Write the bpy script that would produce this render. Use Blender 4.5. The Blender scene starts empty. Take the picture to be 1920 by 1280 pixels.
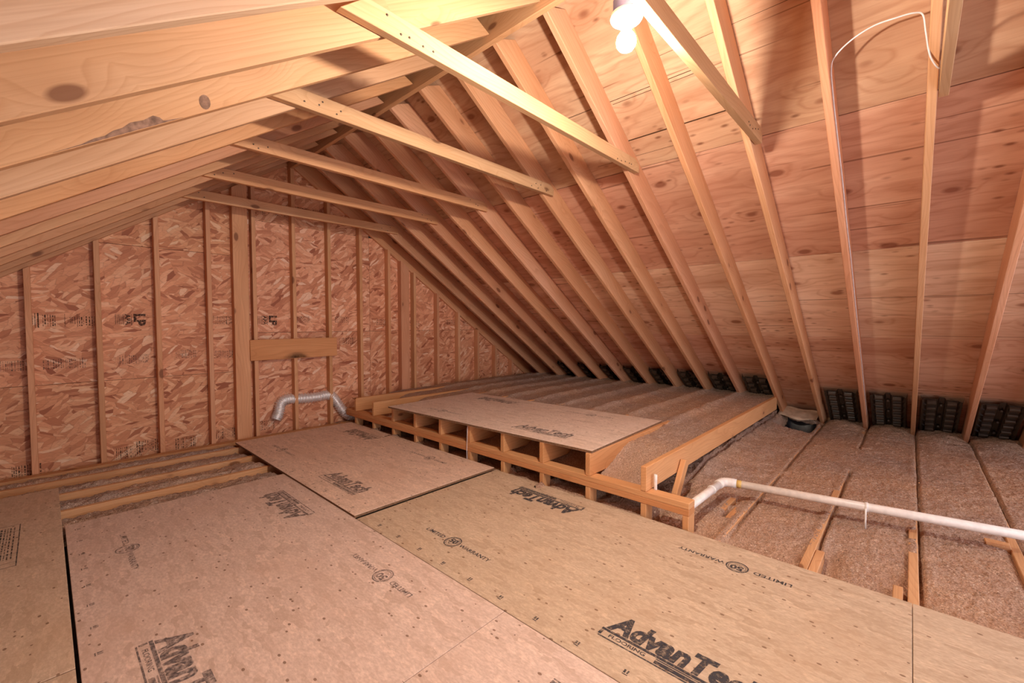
import bpy, bmesh, math, random
import numpy as np
from mathutils import Vector, Matrix
random.seed(7)
rng = np.random.default_rng(11)
S = bpy.context.scene
COL = S.collection

# ------------------------------------------------------------------ camera, world, exposure
cd = bpy.data.cameras.new('camera'); cam = bpy.data.objects.new('camera', cd); COL.objects.link(cam)
cd.sensor_width = 36.0; cd.lens = 811.0 / 1920 * 36.0; cd.clip_start = 0.02
cam.location = (0, 0, 1.195)
cam.rotation_euler = (math.radians(90 - 2.33), 0, math.radians(-47.3))
S.camera = cam
w = bpy.data.worlds.new('world'); S.world = w; w.use_nodes = True
bg = w.node_tree.nodes['Background']
bg.inputs[0].default_value = (0.92, 0.90, 1.0, 1); bg.inputs[1].default_value = 1.15
S.view_settings.view_transform = 'Standard'; S.view_settings.look = 'None'
S.view_settings.gamma = 1.0; S.view_settings.use_curve_mapping = False
S.view_settings.exposure = 1.30
S.cycles.use_light_tree = False
S.cycles.max_bounces = 8; S.cycles.diffuse_bounces = 7; S.cycles.glossy_bounces = 2; S.cycles.transparent_max_bounces = 4
BULB_STRENGTH = 1080.0

# ------------------------------------------------------------------ layout constants (metres)
XR, ZA, SL = 1.95, 3.0, 0.668          # ridge x, apex of the rafter undersides, slope
CO = 1 / math.sqrt(1 + SL * SL); SI = SL * CO
RD = 0.184                              # rafter depth
Y0, PITCH, TH = 0.347, 0.4064, 0.038    # first rafter, 16 inch centres, lumber thickness
YEND, YBACK = 5.26, -2.0  # roof left open at its back end, opening made to admit world fill light
def zu(x): return ZA - SL * abs(x - XR)

# ------------------------------------------------------------------ node helpers
class NT:
    def __init__(s, name):
        s.m = bpy.data.materials.new(name); s.m.use_nodes = True
        s.t = s.m.node_tree; s.n = s.t.nodes; s.p = s.n['Principled BSDF']
    def new(s, typ, **k):
        n = s.n.new(typ)
        for a, v in k.items(): setattr(n, a, v)
        return n
    def link(s, a, b): s.t.links.new(a, b)
    def val(s, sock, v):
        if isinstance(v, bpy.types.NodeSocket): s.link(v, sock)
        else: sock.default_value = v
    def math(s, op, a, b=0.0, c=None, clamp=False):
        n = s.new('ShaderNodeMath', operation=op, use_clamp=clamp); s.val(n.inputs[0], a); s.val(n.inputs[1], b)
        if c is not None: s.val(n.inputs[2], c)
        return n.outputs[0]
    def vmath(s, op, a, b):
        n = s.new('ShaderNodeVectorMath', operation=op); s.val(n.inputs[0], a); s.val(n.inputs[1], b); return n.outputs[0]
    def noise(s, vec, scale, detail=2, rough=.55, dist=0.0):
        n = s.new('ShaderNodeTexNoise'); s.link(vec, n.inputs['Vector']); n.inputs['Scale'].default_value = scale
        n.inputs['Detail'].default_value = detail; n.inputs['Roughness'].default_value = rough; n.inputs['Distortion'].default_value = dist
        return n.outputs['Fac']
    def voro(s, vec, scale, feature='F1', rnd=1.0):
        n = s.new('ShaderNodeTexVoronoi', feature=feature); s.link(vec, n.inputs['Vector']); n.inputs['Scale'].default_value = scale
        n.inputs['Randomness'].default_value = rnd; return n
    def ramp(s, fac, stops, interp='LINEAR'):
        n = s.new('ShaderNodeValToRGB'); n.color_ramp.interpolation = interp; s.link(fac, n.inputs[0])
        e = n.color_ramp.elements
        while len(e) < len(stops): e.new(0.5)
        for i, (p, c) in enumerate(stops):
            e[i].position = p; e[i].color = (*c, 1) if len(c) == 3 else c
        return n.outputs[0]
    def maprange(s, v, a, b, c=0.0, d=1.0):
        n = s.new('ShaderNodeMapRange'); s.link(v, n.inputs[0])
        for i, q in enumerate((a, b, c, d)): n.inputs[1 + i].default_value = q
        return n.outputs[0]
    def mix(s, fac, a, b, blend='MIX'):
        n = s.new('ShaderNodeMix', data_type='RGBA', blend_type=blend)
        s.val(n.inputs[0], fac)
        s.val(n.inputs[6], a if isinstance(a, bpy.types.NodeSocket) else (*a, 1)); s.val(n.inputs[7], b if isinstance(b, bpy.types.NodeSocket) else (*b, 1))
        return n.outputs[2]
    def coords(s, scale=(1, 1, 1), rnd=True):
        tc = s.new('ShaderNodeTexCoord').outputs['Object']
        if rnd:
            oi = s.new('ShaderNodeObjectInfo').outputs['Random']
            cb = s.new('ShaderNodeCombineXYZ')
            s.link(s.math('MULTIPLY', oi, 37.0), cb.inputs[0]); s.link(s.math('MULTIPLY', oi, 91.0), cb.inputs[1]); s.link(s.math('MULTIPLY', oi, 53.0), cb.inputs[2])
            tc = s.vmath('ADD', tc, cb.outputs[0])
        if scale != (1, 1, 1): tc = s.vmath('MULTIPLY', tc, scale)
        return tc
    def scaled(s, v, sc): return s.vmath('MULTIPLY', v, sc)
    def objcolor(s): return s.new('ShaderNodeObjectInfo').outputs['Color']
    def bump(s, h, strength, dist=.002):
        b = s.new('ShaderNodeBump'); b.inputs['Strength'].default_value = strength; b.inputs['Distance'].default_value = dist
        s.link(h, b.inputs['Height']); s.link(b.outputs[0], s.p.inputs['Normal'])
    def out(s, col, rough=.7, spec=.3):
        s.val(s.p.inputs['Base Color'], col if isinstance(col, bpy.types.NodeSocket) else (*col, 1))
        s.val(s.p.inputs['Roughness'], rough); s.p.inputs['Specular IOR Level'].default_value = spec
        return s.m

def mat_lumber():
    t = NT('softwood_lumber'); co = t.coords()
    wob = t.noise(t.scaled(co, (.55, 2.2, 2.2)), 1.0, 2)
    kv = t.voro(t.scaled(co, (2.6, 5.5, 5.5)), 1.0)
    kd = kv.outputs['Distance']
    ks = t.new('ShaderNodeSeparateColor'); t.link(kv.outputs['Color'], ks.inputs[0])
    live = t.math('GREATER_THAN', ks.outputs[0], .35)
    knot = t.math('MULTIPLY', t.maprange(kd, .135, .09), live); halo = t.math('MULTIPLY', t.maprange(kd, .42, .08), live)
    # growth rings: long bands along the board, bent by noise and pulled round the knots
    sx = t.new('ShaderNodeSeparateXYZ'); t.link(t.scaled(co, (.25, 24, 17)), sx.inputs[0])
    r = t.math('ADD', t.math('ADD', sx.outputs[1], sx.outputs[2]), t.math('MULTIPLY', wob, 9.0))
    r = t.math('ADD', r, t.math('MULTIPLY', halo, 1.3))
    ring = t.math('FRACT', t.math('MULTIPLY', r, 2.2))
    ring = t.ramp(ring, [(0, (.0,) * 3), (.6, (.30,) * 3), (.9, (1,) * 3), (1, (0,) * 3)])
    fine = t.noise(t.scaled(co, (3, 150, 150)), 1.0, 2, .6)
    blot = t.noise(t.scaled(co, (1.0, 5, 5)), 1.0, 3)
    c = t.ramp(blot, [(.3, (.63, .36, .185)), (.52, (.70, .425, .23)), (.75, (.76, .495, .295))])
    c = t.mix(t.math('MULTIPLY', ring, .33), c, (.46, .225, .09))
    c = t.mix(t.maprange(fine, .45, .75, 0, .28), c, (.42, .22, .10))
    c = t.mix(t.math('MULTIPLY', halo, .30), c, (.44, .21, .09))
    c = t.mix(t.math('MULTIPLY', knot, .8), c, (.19, .075, .035))
    oi = t.new('ShaderNodeObjectInfo').outputs['Random']
    c = t.mix(1.0, c, t.ramp(oi, [(0, (.90, .87, .83)), (.5, (1, 1, 1)), (1, (.97, .90, .84))]), 'MULTIPLY')
    c = t.mix(1.0, c, t.objcolor(), 'MULTIPLY')
    return t.out(c, .62, .25)

def mat_plywood():
    t = NT('plywood_veneer'); co = t.coords()
    warp = t.noise(t.scaled(co, (1.1, 3.5, 3.5)), 1.0, 3)
    kv = t.voro(t.scaled(co, (2.3, 4.0, 1)), 1.0); kd = kv.outputs['Distance']
    knot = t.maprange(kd, .14, .09); halo = t.maprange(kd, .36, .08)
    kv2 = t.voro(t.scaled(co, (7.5, 17.0, 1)), 1.0); k2 = t.maprange(kv2.outputs['Distance'], .24, .08)
    # short flecks appear only in patches
    patch = t.maprange(t.noise(t.scaled(co, (.9, 1.7, 1)), 1.0, 2), .46, .58)
    sx = t.new('ShaderNodeSeparateXYZ'); t.link(t.scaled(co, (.5, 9, 1)), sx.inputs[0])
    r = t.math('ADD', t.math('ADD', sx.outputs[1], t.math('MULTIPLY', sx.outputs[0], .3)), t.math('MULTIPLY', warp, 6.0))
    r = t.math('ADD', r, t.math('MULTIPLY', halo, 1.6))
    ring = t.math('PINGPONG', r, .5)
    ring = t.math('MULTIPLY', ring, 2.0)
    fine = t.noise(t.scaled(co, (5, 90, 1)), 1.0, 3, .6)
    blot = t.noise(t.scaled(co, (.7, 3.5, 1)), 1.0, 3)
    c = t.ramp(blot, [(.30, (.58, .345, .23)), (.5, (.73, .485, .34)), (.72, (.83, .62, .455))])
    c = t.mix(t.maprange(ring, .5, 1.0, 0, .32), c, (.40, .165, .08))
    c = t.mix(t.maprange(fine, .45, .8, 0, .30), c, (.38, .17, .09))
    c = t.mix(t.math('MULTIPLY', halo, .30), c, (.38, .16, .08))
    c = t.mix(t.math('MULTIPLY', t.math('MULTIPLY', k2, patch), .75), c, (.20, .07, .035))
    c = t.mix(t.math('MULTIPLY', knot, .75), c, (.26, .10, .055))
    crack = t.maprange(t.noise(t.scaled(co, (.6, 26, 1)), 1.0, 2), .66, .70)
    c = t.mix(t.math('MULTIPLY', crack, .6), c, (.16, .06, .03))
    c = t.mix(1.0, c, t.objcolor(), 'MULTIPLY')
    return t.out(c, .75, .2)

def mat_osb():
    # strands of random direction: several rotated, stretched cell patterns laid over one another
    t = NT('strand_board'); co = t.coords(rnd=True)
    wv = t.new('ShaderNodeTexNoise'); t.link(co, wv.inputs['Vector']); wv.inputs['Scale'].default_value = 9; wv.inputs['Detail'].default_value = 2
    co2 = t.vmath('ADD', co, t.scaled(wv.outputs['Color'], (.035, 0, .035)))
    sel = t.voro(t.scaled(co2, (7, 1, 11)), 1.0).outputs['Color']
    ssel = t.new('ShaderNodeSeparateColor'); t.link(sel, ssel.inputs[0])
    hv = None; edge = None
    layers = [(.12, (8.0, 40)), (-.5, (9, 36)), (.75, (9.5, 32))]
    for i, (a, (su, sv)) in enumerate(layers):
        mp = t.new('ShaderNodeMapping'); t.link(co2, mp.inputs[0]); mp.inputs['Rotation'].default_value = (0, a, 0)
        mp.inputs['Location'].default_value = (i * 3.3, 0, i * 1.7)
        v = t.scaled(mp.outputs[0], (su, 1, sv))
        vo = t.voro(v, 1.0); vc = t.new('ShaderNodeSeparateColor'); t.link(vo.outputs['Color'], vc.inputs[0])
        ve = t.voro(v, 1.0, 'DISTANCE_TO_EDGE').outputs['Distance']
        if hv is None: hv, edge = vc.outputs[0], ve
        else:
            m = t.math('GREATER_THAN', ssel.outputs[i % 3], .45 + .1 * (i % 2))
            m1 = t.new('ShaderNodeMix'); t.link(m, m1.inputs[0]); t.link(hv, m1.inputs[2]); t.link(vc.outputs[0], m1.inputs[3]); hv = m1.outputs[0]
            m2 = t.new('ShaderNodeMix'); t.link(m, m2.inputs[0]); t.link(edge, m2.inputs[2]); t.link(ve, m2.inputs[3]); edge = m2.outputs[0]
    c = t.ramp(hv, [(0, (.36, .115, .055)), (.10, (.58, .235, .12)), (.40, (.74, .345, .185)), (.70, (.83, .425, .245)), (.92, (.88, .52, .32)), (1, (.92, .65, .45))])
    grain = t.noise(t.scaled(co, (40, 1, 140)), 1.0, 3)
    c = t.mix(t.maprange(grain, .45, .8, 0, .35), c, (.33, .13, .06))
    big = t.noise(co, 1.6, 2)
    c = t.mix(1.0, c, t.ramp(big, [(.3, (.9, .86, .84)), (.7, (1.04, 1.04, 1.04))]), 'MULTIPLY')
    c = t.mix(t.maprange(edge, .05, 0.0, 0, .35), c, (.28, .10, .05))
    c = t.mix(1.0, c, t.objcolor(), 'MULTIPLY')
    return t.out(c, .6, .3)

def mat_sheet():
    t = NT('subfloor_strand_sheet'); co = t.coords()
    v = t.scaled(co, (46, 11, 1))
    wv = t.new('ShaderNodeTexNoise'); t.link(co, wv.inputs['Vector']); wv.inputs['Scale'].default_value = 14
    v = t.vmath('ADD', v, t.scaled(wv.outputs['Color'], (2.2, 2.2, 0)))
    vc = t.new('ShaderNodeSeparateColor'); t.link(t.voro(v, 1.0).outputs['Color'], vc.inputs[0])
    fine = t.noise(t.scaled(co, (110, 45, 1)), 1.0, 4, .65)
    big = t.noise(co, 2.2, 4, .6)
    c = t.ramp(vc.outputs[0], [(0, (.80, .76, .72)), (.3, (.93, .92, .91)), (.8, (1, 1, 1)), (1, (1.07, 1.06, 1.04))])
    c = t.mix(t.maprange(fine, .38, .66, .55, 0), c, (.62, .55, .50))
    c = t.mix(t.maprange(fine, .60, .80, 0, .5), c, (1.15, 1.12, 1.08))
    c = t.mix(t.maprange(big, .5, .72, 0, .45), c, (.80, .70, .62))
    sp = t.voro(co, 13.0).outputs['Distance']; sp2 = t.voro(t.scaled(co, (1, .6, 1)), 46.0)
    s2c = t.new('ShaderNodeSeparateColor'); t.link(sp2.outputs['Color'], s2c.inputs[0])
    speck = t.math('MULTIPLY', t.math('LESS_THAN', sp2.outputs['Distance'], .24), t.math('GREATER_THAN', s2c.outputs[0], .90))
    speck2 = t.math('LESS_THAN', sp, .055)
    c = t.mix(1.0, c, t.objcolor(), 'MULTIPLY')
    c = t.mix(t.math('MULTIPLY', speck, .75), c, (.16, .075, .035))
    c = t.mix(t.math('MULTIPLY', speck2, .7), c, (.12, .055, .03))
    return t.out(c, .62, .3)

def mat_insulation():
    t = NT('loose_fill_insulation'); co = t.coords(rnd=False)
    a = t.noise(co, 130, 3, .75); b = t.noise(co, 9, 4, .6); d = t.noise(co, 1.3, 2)
    c = t.ramp(a, [(.32, (.20, .14, .105)), (.47, (.40, .29, .22)), (.60, (.54, .41, .32)), (.72, (.76, .62, .50))])
    c = t.mix(t.maprange(b, .4, .7, 0, .35), c, (.34, .215, .16))
    c = t.mix(1.0, c, t.ramp(d, [(.35, (.92, .92, .98)), (.65, (1.10, 1.0, .92))]), 'MULTIPLY')
    vc = t.voro(co, 75.0); s = t.new('ShaderNodeSeparateColor'); t.link(vc.outputs['Color'], s.inputs[0])
    chip = t.math('MULTIPLY', t.math('LESS_THAN', vc.outputs['Distance'], .30), t.math('GREATER_THAN', s.outputs[0], .90))
    c = t.mix(t.math('MULTIPLY', chip, .75), c, (.75, .62, .50))
    c = t.mix(1.0, c, t.objcolor(), 'MULTIPLY')
    t.bump(t.noise(co, 70, 3, .7), .9, .012)
    return t.out(c, .95, .1)

def mat_plain(name, col, rough=.6, spec=.3, metal=0.0, nscale=30, namp=.12, bump=0.0):
    t = NT(name); co = t.coords(rnd=False); n = t.noise(co, nscale, 3)
    lo = tuple(x * (1 - namp) for x in col); hi = tuple(min(1, x * (1 + namp)) for x in col)
    c = t.ramp(n, [(.3, lo), (.7, hi)])
    t.p.inputs['Metallic'].default_value = metal
    if bump: t.bump(n, bump, .002)
    return t.out(c, rough, spec)

def mat_ink(name, col, wear, top=.95):
    t = NT(name); co = t.coords(); n = t.noise(co, 60, 4, .7)
    t.out(col, .8, .1)
    t.p.inputs['Alpha'].default_value = 1.0
    t.link(t.maprange(n, wear - .12, wear + .12, .15, top), t.p.inputs['Alpha'])
    return t.m

def mat_scorch():
    t = NT('scorch_stain'); g = t.new('ShaderNodeTexGradient', gradient_type='SPHERICAL')
    co = t.new('ShaderNodeTexCoord').outputs['Object']; mp = t.vmath('MULTIPLY', t.vmath('ADD', co, (-.47, 0, .107)), (6.5, 0, 14)); t.link(mp, g.inputs[0])
    n = t.noise(co, 25, 2); t.out((.04, .025, .02), .9, .05)
    t.link(t.math('MULTIPLY', t.math('MULTIPLY', g.outputs['Fac'], n), 1.7, clamp=True), t.p.inputs['Alpha']); return t.m

def mat_emit(name, col, strength):
    m = bpy.data.materials.new(name); m.use_nodes = True; nt = m.node_tree
    nt.nodes.remove(nt.nodes['Principled BSDF'])
    e = nt.nodes.new('ShaderNodeEmission'); e.inputs[0].default_value = (*col, 1); e.inputs[1].default_value = strength
    nt.links.new(e.outputs[0], nt.nodes['Material Output'].inputs[0]); return m

M = dict(lumber=mat_lumber(), ply=mat_plywood(), osb=mat_osb(), sheet=mat_sheet(), ins=mat_insulation(),
         lightstop=mat_plain('light_stop_dark', (.02, .018, .016)), drywall=mat_plain('drywall_back', (.3, .26, .22)),
         pvc=mat_plain('white_pvc', (.80, .74, .68), .35, .5, nscale=25, namp=.10), glue=mat_plain('amber_primer', (.62, .40, .12), .4),
         cable=mat_plain('white_cable_sheath', (.66, .62, .62), .45), foil=mat_plain('aluminium_foil_duct', (.86, .82, .80), .34, .5, .5, 60, .08, .2),
         baffle=mat_plain('dark_vent_plastic', (.052, .035, .024), .25, .6), porcelain=mat_plain('white_porcelain', (.85, .84, .82), .3, .5),
         box=mat_plain('blue_plastic_box', (.12, .14, .32), .45), paper=mat_plain('kraft_paper', (.50, .36, .25), .8, .1, nscale=14, namp=.2, bump=.4),
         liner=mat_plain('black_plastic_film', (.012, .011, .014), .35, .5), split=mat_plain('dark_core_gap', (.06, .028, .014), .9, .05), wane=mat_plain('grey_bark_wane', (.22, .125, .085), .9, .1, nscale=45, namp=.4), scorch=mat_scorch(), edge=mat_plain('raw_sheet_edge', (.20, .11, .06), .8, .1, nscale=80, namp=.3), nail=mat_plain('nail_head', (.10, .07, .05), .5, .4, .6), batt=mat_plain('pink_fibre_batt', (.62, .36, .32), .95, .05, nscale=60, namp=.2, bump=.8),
         bulb=mat_emit('bulb_glow', (1.0, .90, .78), BULB_STRENGTH),
         ink=mat_ink('worn_black_ink', (.06, .055, .06), .42), inkf=mat_ink('faint_grey_ink', (.11, .095, .10), .48, .72), inkw=mat_ink('wall_stamp_ink', (.05, .03, .025), .45))

# ------------------------------------------------------------------ object helpers
def mesh_from(name, verts, faces, mat, smooth=False):
    me = bpy.data.meshes.new(name); me.from_pydata([tuple(v) for v in verts], [], faces); me.update()
    if mat is not None: me.materials.append(mat)
    if smooth: me.polygons.foreach_set('use_smooth', [True] * len(me.polygons))
    return me
def bm_mesh(name, bm, mat, smooth=False):
    me = bpy.data.meshes.new(name); bm.to_mesh(me); bm.free()
    if mat is not None: me.materials.append(mat)
    if smooth: me.polygons.foreach_set('use_smooth', [True] * len(me.polygons))
    return me
def obj(name, me, parent=None, loc=None, rot=None, mw=None, color=None):
    o = bpy.data.objects.new(name, me); COL.objects.link(o)
    if mw is not None: o.matrix_world = mw
    if loc is not None: o.location = loc
    if rot is not None: o.rotation_euler = rot
    if parent is not None: o.parent = parent
    if color is not None: o.color = (*color, 1)
    return o
def tag(o, label=None, cat=None, group=None, kind=None):
    if label: o['label'] = label
    if cat: o['category'] = cat
    if group: o['group'] = group
    if kind: o['kind'] = kind
    return o
def empty(name, loc=(0, 0, 0), rot=(0, 0, 0)):
    o = bpy.data.objects.new(name, None); COL.objects.link(o); o.location = loc; o.rotation_euler = rot; o.empty_display_size = .1; return o
def prism_mesh(name, poly, y0, y1, mat, bevel=.003):
    """polygon in local x,z extruded along local y, long edges eased"""
    bm = bmesh.new()
    a = [bm.verts.new((p[0], y0, p[1])) for p in poly]; b = [bm.verts.new((p[0], y1, p[1])) for p in poly]
    n = len(poly)
    bm.faces.new(a); bm.faces.new(b[::-1])
    for i in range(n): bm.faces.new((a[i], b[i], b[(i + 1) % n], a[(i + 1) % n]))
    bmesh.ops.recalc_face_normals(bm, faces=bm.faces)
    if bevel: bmesh.ops.bevel(bm, geom=list(bm.edges), offset=bevel, segments=1, affect='EDGES', clamp_overlap=True)
    return bm_mesh(name, bm, mat)
def box_mesh(name, x0, x1, y0, y1, z0, z1, mat, bevel=.003):
    return prism_mesh(name, [(x0, z0), (x1, z0), (x1, z1), (x0, z1)], y0, y1, mat, bevel)
def frame(origin, ex, ez):
    ex = Vector(ex).normalized(); ez = Vector(ez).normalized(); ey = ez.cross(ex)
    return Matrix(((ex.x, ey.x, ez.x, origin[0]), (ex.y, ey.y, ez.y, origin[1]), (ex.z, ey.z, ez.z, origin[2]), (0, 0, 0, 1)))
def tube_mesh(name, pts, rad, mat, seg=10, ridge=0.0, ridge_n=0, caps=True):
    """tube along a polyline (Catmull-Rom smoothed points supplied by caller)"""
    P = [Vector(p) for p in pts]; verts = []; faces = []
    up = Vector((0, 0, 1)); prev = None
    for i, p in enumerate(P):
        d = (P[min(i + 1, len(P) - 1)] - P[max(i - 1, 0)]).normalized()
        if prev is None:
            s = d.cross(up)
            if s.length < .05: s = d.cross(Vector((0, 1, 0)))
        else: s = prev - d * prev.dot(d)
        s.normalize(); prev = s; q = d.cross(s)
        r = rad(i) if callable(rad) else rad
        for k in range(seg):
            a = 2 * math.pi * k / seg; verts.append(p + (s * math.cos(a) + q * math.sin(a)) * r)
    for i in range(len(P) - 1):
        for k in range(seg):
            k2 = (k + 1) % seg; faces.append((i * seg + k, i * seg + k2, (i + 1) * seg + k2, (i + 1) * seg + k))
    if caps:
        faces.append(tuple(range(seg))[::-1]); faces.append(tuple((len(P) - 1) * seg + k for k in range(seg)))
    return mesh_from(name, verts, faces, mat, True)
def spline(pts, n):
    P = [Vector(p) for p in pts]; P = [P[0] * 2 - P[1]] + P + [P[-1] * 2 - P[-2]]; out = []
    for i in range(1, len(P) - 2):
        for k in range(n):
            t = k / n; a, b, c, d = P[i - 1], P[i], P[i + 1], P[i + 2]
            out.append(.5 * ((2 * b) + (c - a) * t + (2 * a - 5 * b + 4 * c - d) * t * t + (3 * b - a - 3 * c + d) * t ** 3))
    out.append(P[-2]); return out
def lathe_mesh(name, prof, mat, seg=24):
    verts, faces = [], []
    for r, z in prof:
        for k in range(seg):
            a = 2 * math.pi * k / seg; verts.append((r * math.cos(a), r * math.sin(a), z))
    for i in range(len(prof) - 1):
        for k in range(seg):
            k2 = (k + 1) % seg; faces.append((i * seg + k, i * seg + k2, (i + 1) * seg + k2, (i + 1) * seg + k))
    faces.append(tuple(range(seg))[::-1]); faces.append(tuple((len(prof) - 1) * seg + k for k in range(seg)))
    me = mesh_from(name, verts, faces, mat, True)
    return me
def vnoise(x, y, seed=0):
    """vectorised smooth value noise in 0..1"""
    xi = np.floor(x).astype(np.int64); yi = np.floor(y).astype(np.int64); fx = x - xi; fy = y - yi
    fx = fx * fx * (3 - 2 * fx); fy = fy * fy * (3 - 2 * fy)
    def hsh(a, b):
        n = (a * 374761393 + b * 668265263 + seed * 974634777) & 0xffffffff
        n = ((n ^ (n >> 13)) * 1274126177) & 0xffffffff
        return ((n ^ (n >> 16)) & 0xffff) / 65535.0
    return (hsh(xi, yi) * (1 - fx) + hsh(xi + 1, yi) * fx) * (1 - fy) + (hsh(xi, yi + 1) * (1 - fx) + hsh(xi + 1, yi + 1) * fx) * fy
def fbm(x, y, f, octs, seed=0, rough=.55):
    s = 0; a = 1; tot = 0
    for o in range(octs):
        s = s + a * vnoise(x * f, y * f, seed + o); tot += a; a *= rough; f *= 2.03
    return s / tot - .5
def heightfield(name, xs, ys, zf, mat):
    X, Y = np.meshgrid(xs, ys); X = X + rng.uniform(-.003, .003, X.shape); Y = Y + rng.uniform(-.003, .003, Y.shape); Z = zf(X, Y) + rng.normal(0, .0022, X.shape); nx, ny = len(xs), len(ys)
    co = np.stack([X, Y, Z], -1).reshape(-1, 3).astype(np.float32)
    i = np.arange(ny - 1)[:, None] * nx + np.arange(nx - 1)[None, :]
    f = np.stack([i, i + 1, i + 1 + nx, i + nx], -1).reshape(-1, 4)
    me = bpy.data.meshes.new(name); me.vertices.add(len(co)); me.vertices.foreach_set('co', co.ravel())
    me.loops.add(f.size); me.loops.foreach_set('vertex_index', f.ravel().astype(np.int32))
    me.polygons.add(len(f)); me.polygons.foreach_set('loop_start', np.arange(0, f.size, 4, dtype=np.int32)); me.polygons.foreach_set('loop_total', np.full(len(f), 4, np.int32))
    me.update(); me.validate(); me.materials.append(mat)
    return me
TXT = {}
def text_mesh(body, size, mat, bold=0.0, shear=0.0, sx=1.0, space=1.0):
    key = (body, size, mat.name, bold, shear, sx)
    if key in TXT: return TXT[key]
    cu = bpy.data.curves.new('lettering', 'FONT'); cu.body = body; cu.size = size; cu.offset = bold; cu.shear = shear
    cu.align_x = 'CENTER'; cu.align_y = 'CENTER'; cu.space_character = space; cu.resolution_u = 3
    o = bpy.data.objects.new('lettering', cu); COL.objects.link(o)
    dg = bpy.context.evaluated_depsgraph_get(); me = bpy.data.meshes.new_from_object(o.evaluated_get(dg))
    bpy.data.objects.remove(o); bpy.data.curves.remove(cu)
    me.name = 'lettering'; me.materials.clear(); me.materials.append(mat)
    for v in me.vertices: v.co.x *= sx
    TXT[key] = me; return me
def join_flat(name, items, mat):
    """one flat printed mark out of meshes / rectangles: (mesh, dx, dy, rot) or ('rect', x0, y0, x1, y1) or ('ring', x, y, r0, r1)"""
    V, F = [], []
    for it in items:
        b = len(V)
        if it[0] == 'rect':
            _, x0, y0, x1, y1 = it; V += [(x0, y0, 0), (x1, y0, 0), (x1, y1, 0), (x0, y1, 0)]; F.append((b, b + 1, b + 2, b + 3))
        elif it[0] == 'ring':
            _, x, y, r0, r1 = it; n = 28
            for k in range(n):
                a = 2 * math.pi * k / n; V += [(x + r0 * math.cos(a), y + r0 * math.sin(a), 0), (x + r1 * math.cos(a), y + r1 * math.sin(a), 0)]
            for k in range(n):
                k2 = (k + 1) % n; F.append((b + 2 * k, b + 2 * k + 1, b + 2 * k2 + 1, b + 2 * k2))
        else:
            me, dx, dy, rot = it; c, s = math.cos(rot), math.sin(rot)
            V += [(v.co.x * c - v.co.y * s + dx, v.co.x * s + v.co.y * c + dy, 0) for v in me.vertices]
            F += [tuple(b + i for i in p.vertices) for p in me.polygons]
    return mesh_from(name, V, F, mat)
def clip_poly(poly, f):
    out = []
    for i, p in enumerate(poly):
        q = poly[(i + 1) % len(poly)]; a, b = f(p), f(q)
        if a >= 0: out.append(p)
        if (a >= 0) != (b >= 0):
            t = a / (a - b); out.append((p[0] + (q[0] - p[0]) * t, p[1] + (q[1] - p[1]) * t))
    return out
ORD = ['first', 'second', 'third', 'fourth', 'fifth', 'sixth', 'seventh', 'eighth', 'ninth', 'tenth', 'eleventh', 'twelfth', 'thirteenth', 'fourteenth', 'fifteenth', 'sixteenth', 'seventeenth', 'eighteenth', 'nineteenth', 'twentieth', 'twenty-first', 'twenty-second']

# ------------------------------------------------------------------ setting: floor, gable wall, roof sheathing
fl = obj('floor', box_mesh('floor', -2.9, 6.9, YBACK, 5.3, -.30, -.27, M['drywall'], 0)); tag(fl, 'drywall below the attic joists', kind='structure')
for nm, x in (('wall_left', -2.86), ('wall_right', 6.76)):
    o = obj(nm, box_mesh(nm, x, x + .04, YBACK, 5.26, -.30, zu(x) + .215, M['lumber'], 0)); tag(o, 'plain board closing the eave', kind='structure')
    o.color = (.6, .55, .5, 1)

wall = empty('wall_back', (XR, YEND, 0)); tag(wall, 'gable wall of orange strand board behind the studs', kind='structure')
def gable_panel(x0, x1, z0, z1, tone):
    g = .0015
    p = [(x0 + g, z0 + g), (x1 - g, z0 + g), (x1 - g, z1 - g), (x0 + g, z1 - g)]
    p = clip_poly(p, lambda q: zu(XR) + SL * (q[0] - XR) + .21 - q[1]); p = clip_poly(p, lambda q: zu(XR) - SL * (q[0] - XR) + .21 - q[1])
    if len(p) < 3: return None
    me = prism_mesh('osb_panel', [(a - XR, b) for a, b in p], 0, .012, M['osb'], .0008)
    o = obj('osb_panel', me, wall); o.color = (*tone, 1); return o
panels = []
for (xa, xb, zs) in ((-2.82, -1.02, (-.27, .69, 1.91)), (-1.02, 1.42, (-.27, .69, 1.91, 3.13)), (1.42, 2.93, (-.27, 1.10, 2.32, 3.4)), (2.93, 5.37, (-.27, 1.10, 2.32)), (5.37, 6.75, (-.27, 1.1))):
    for a, b in zip(zs[:-1], zs[1:]):
        tn = random.uniform(.92, 1.04); panels.append((xa, xb, a, b, gable_panel(xa, xb, a, b, (tn, tn * random.uniform(.95, 1.0), tn * random.uniform(.9, 1.0)))))

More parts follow.
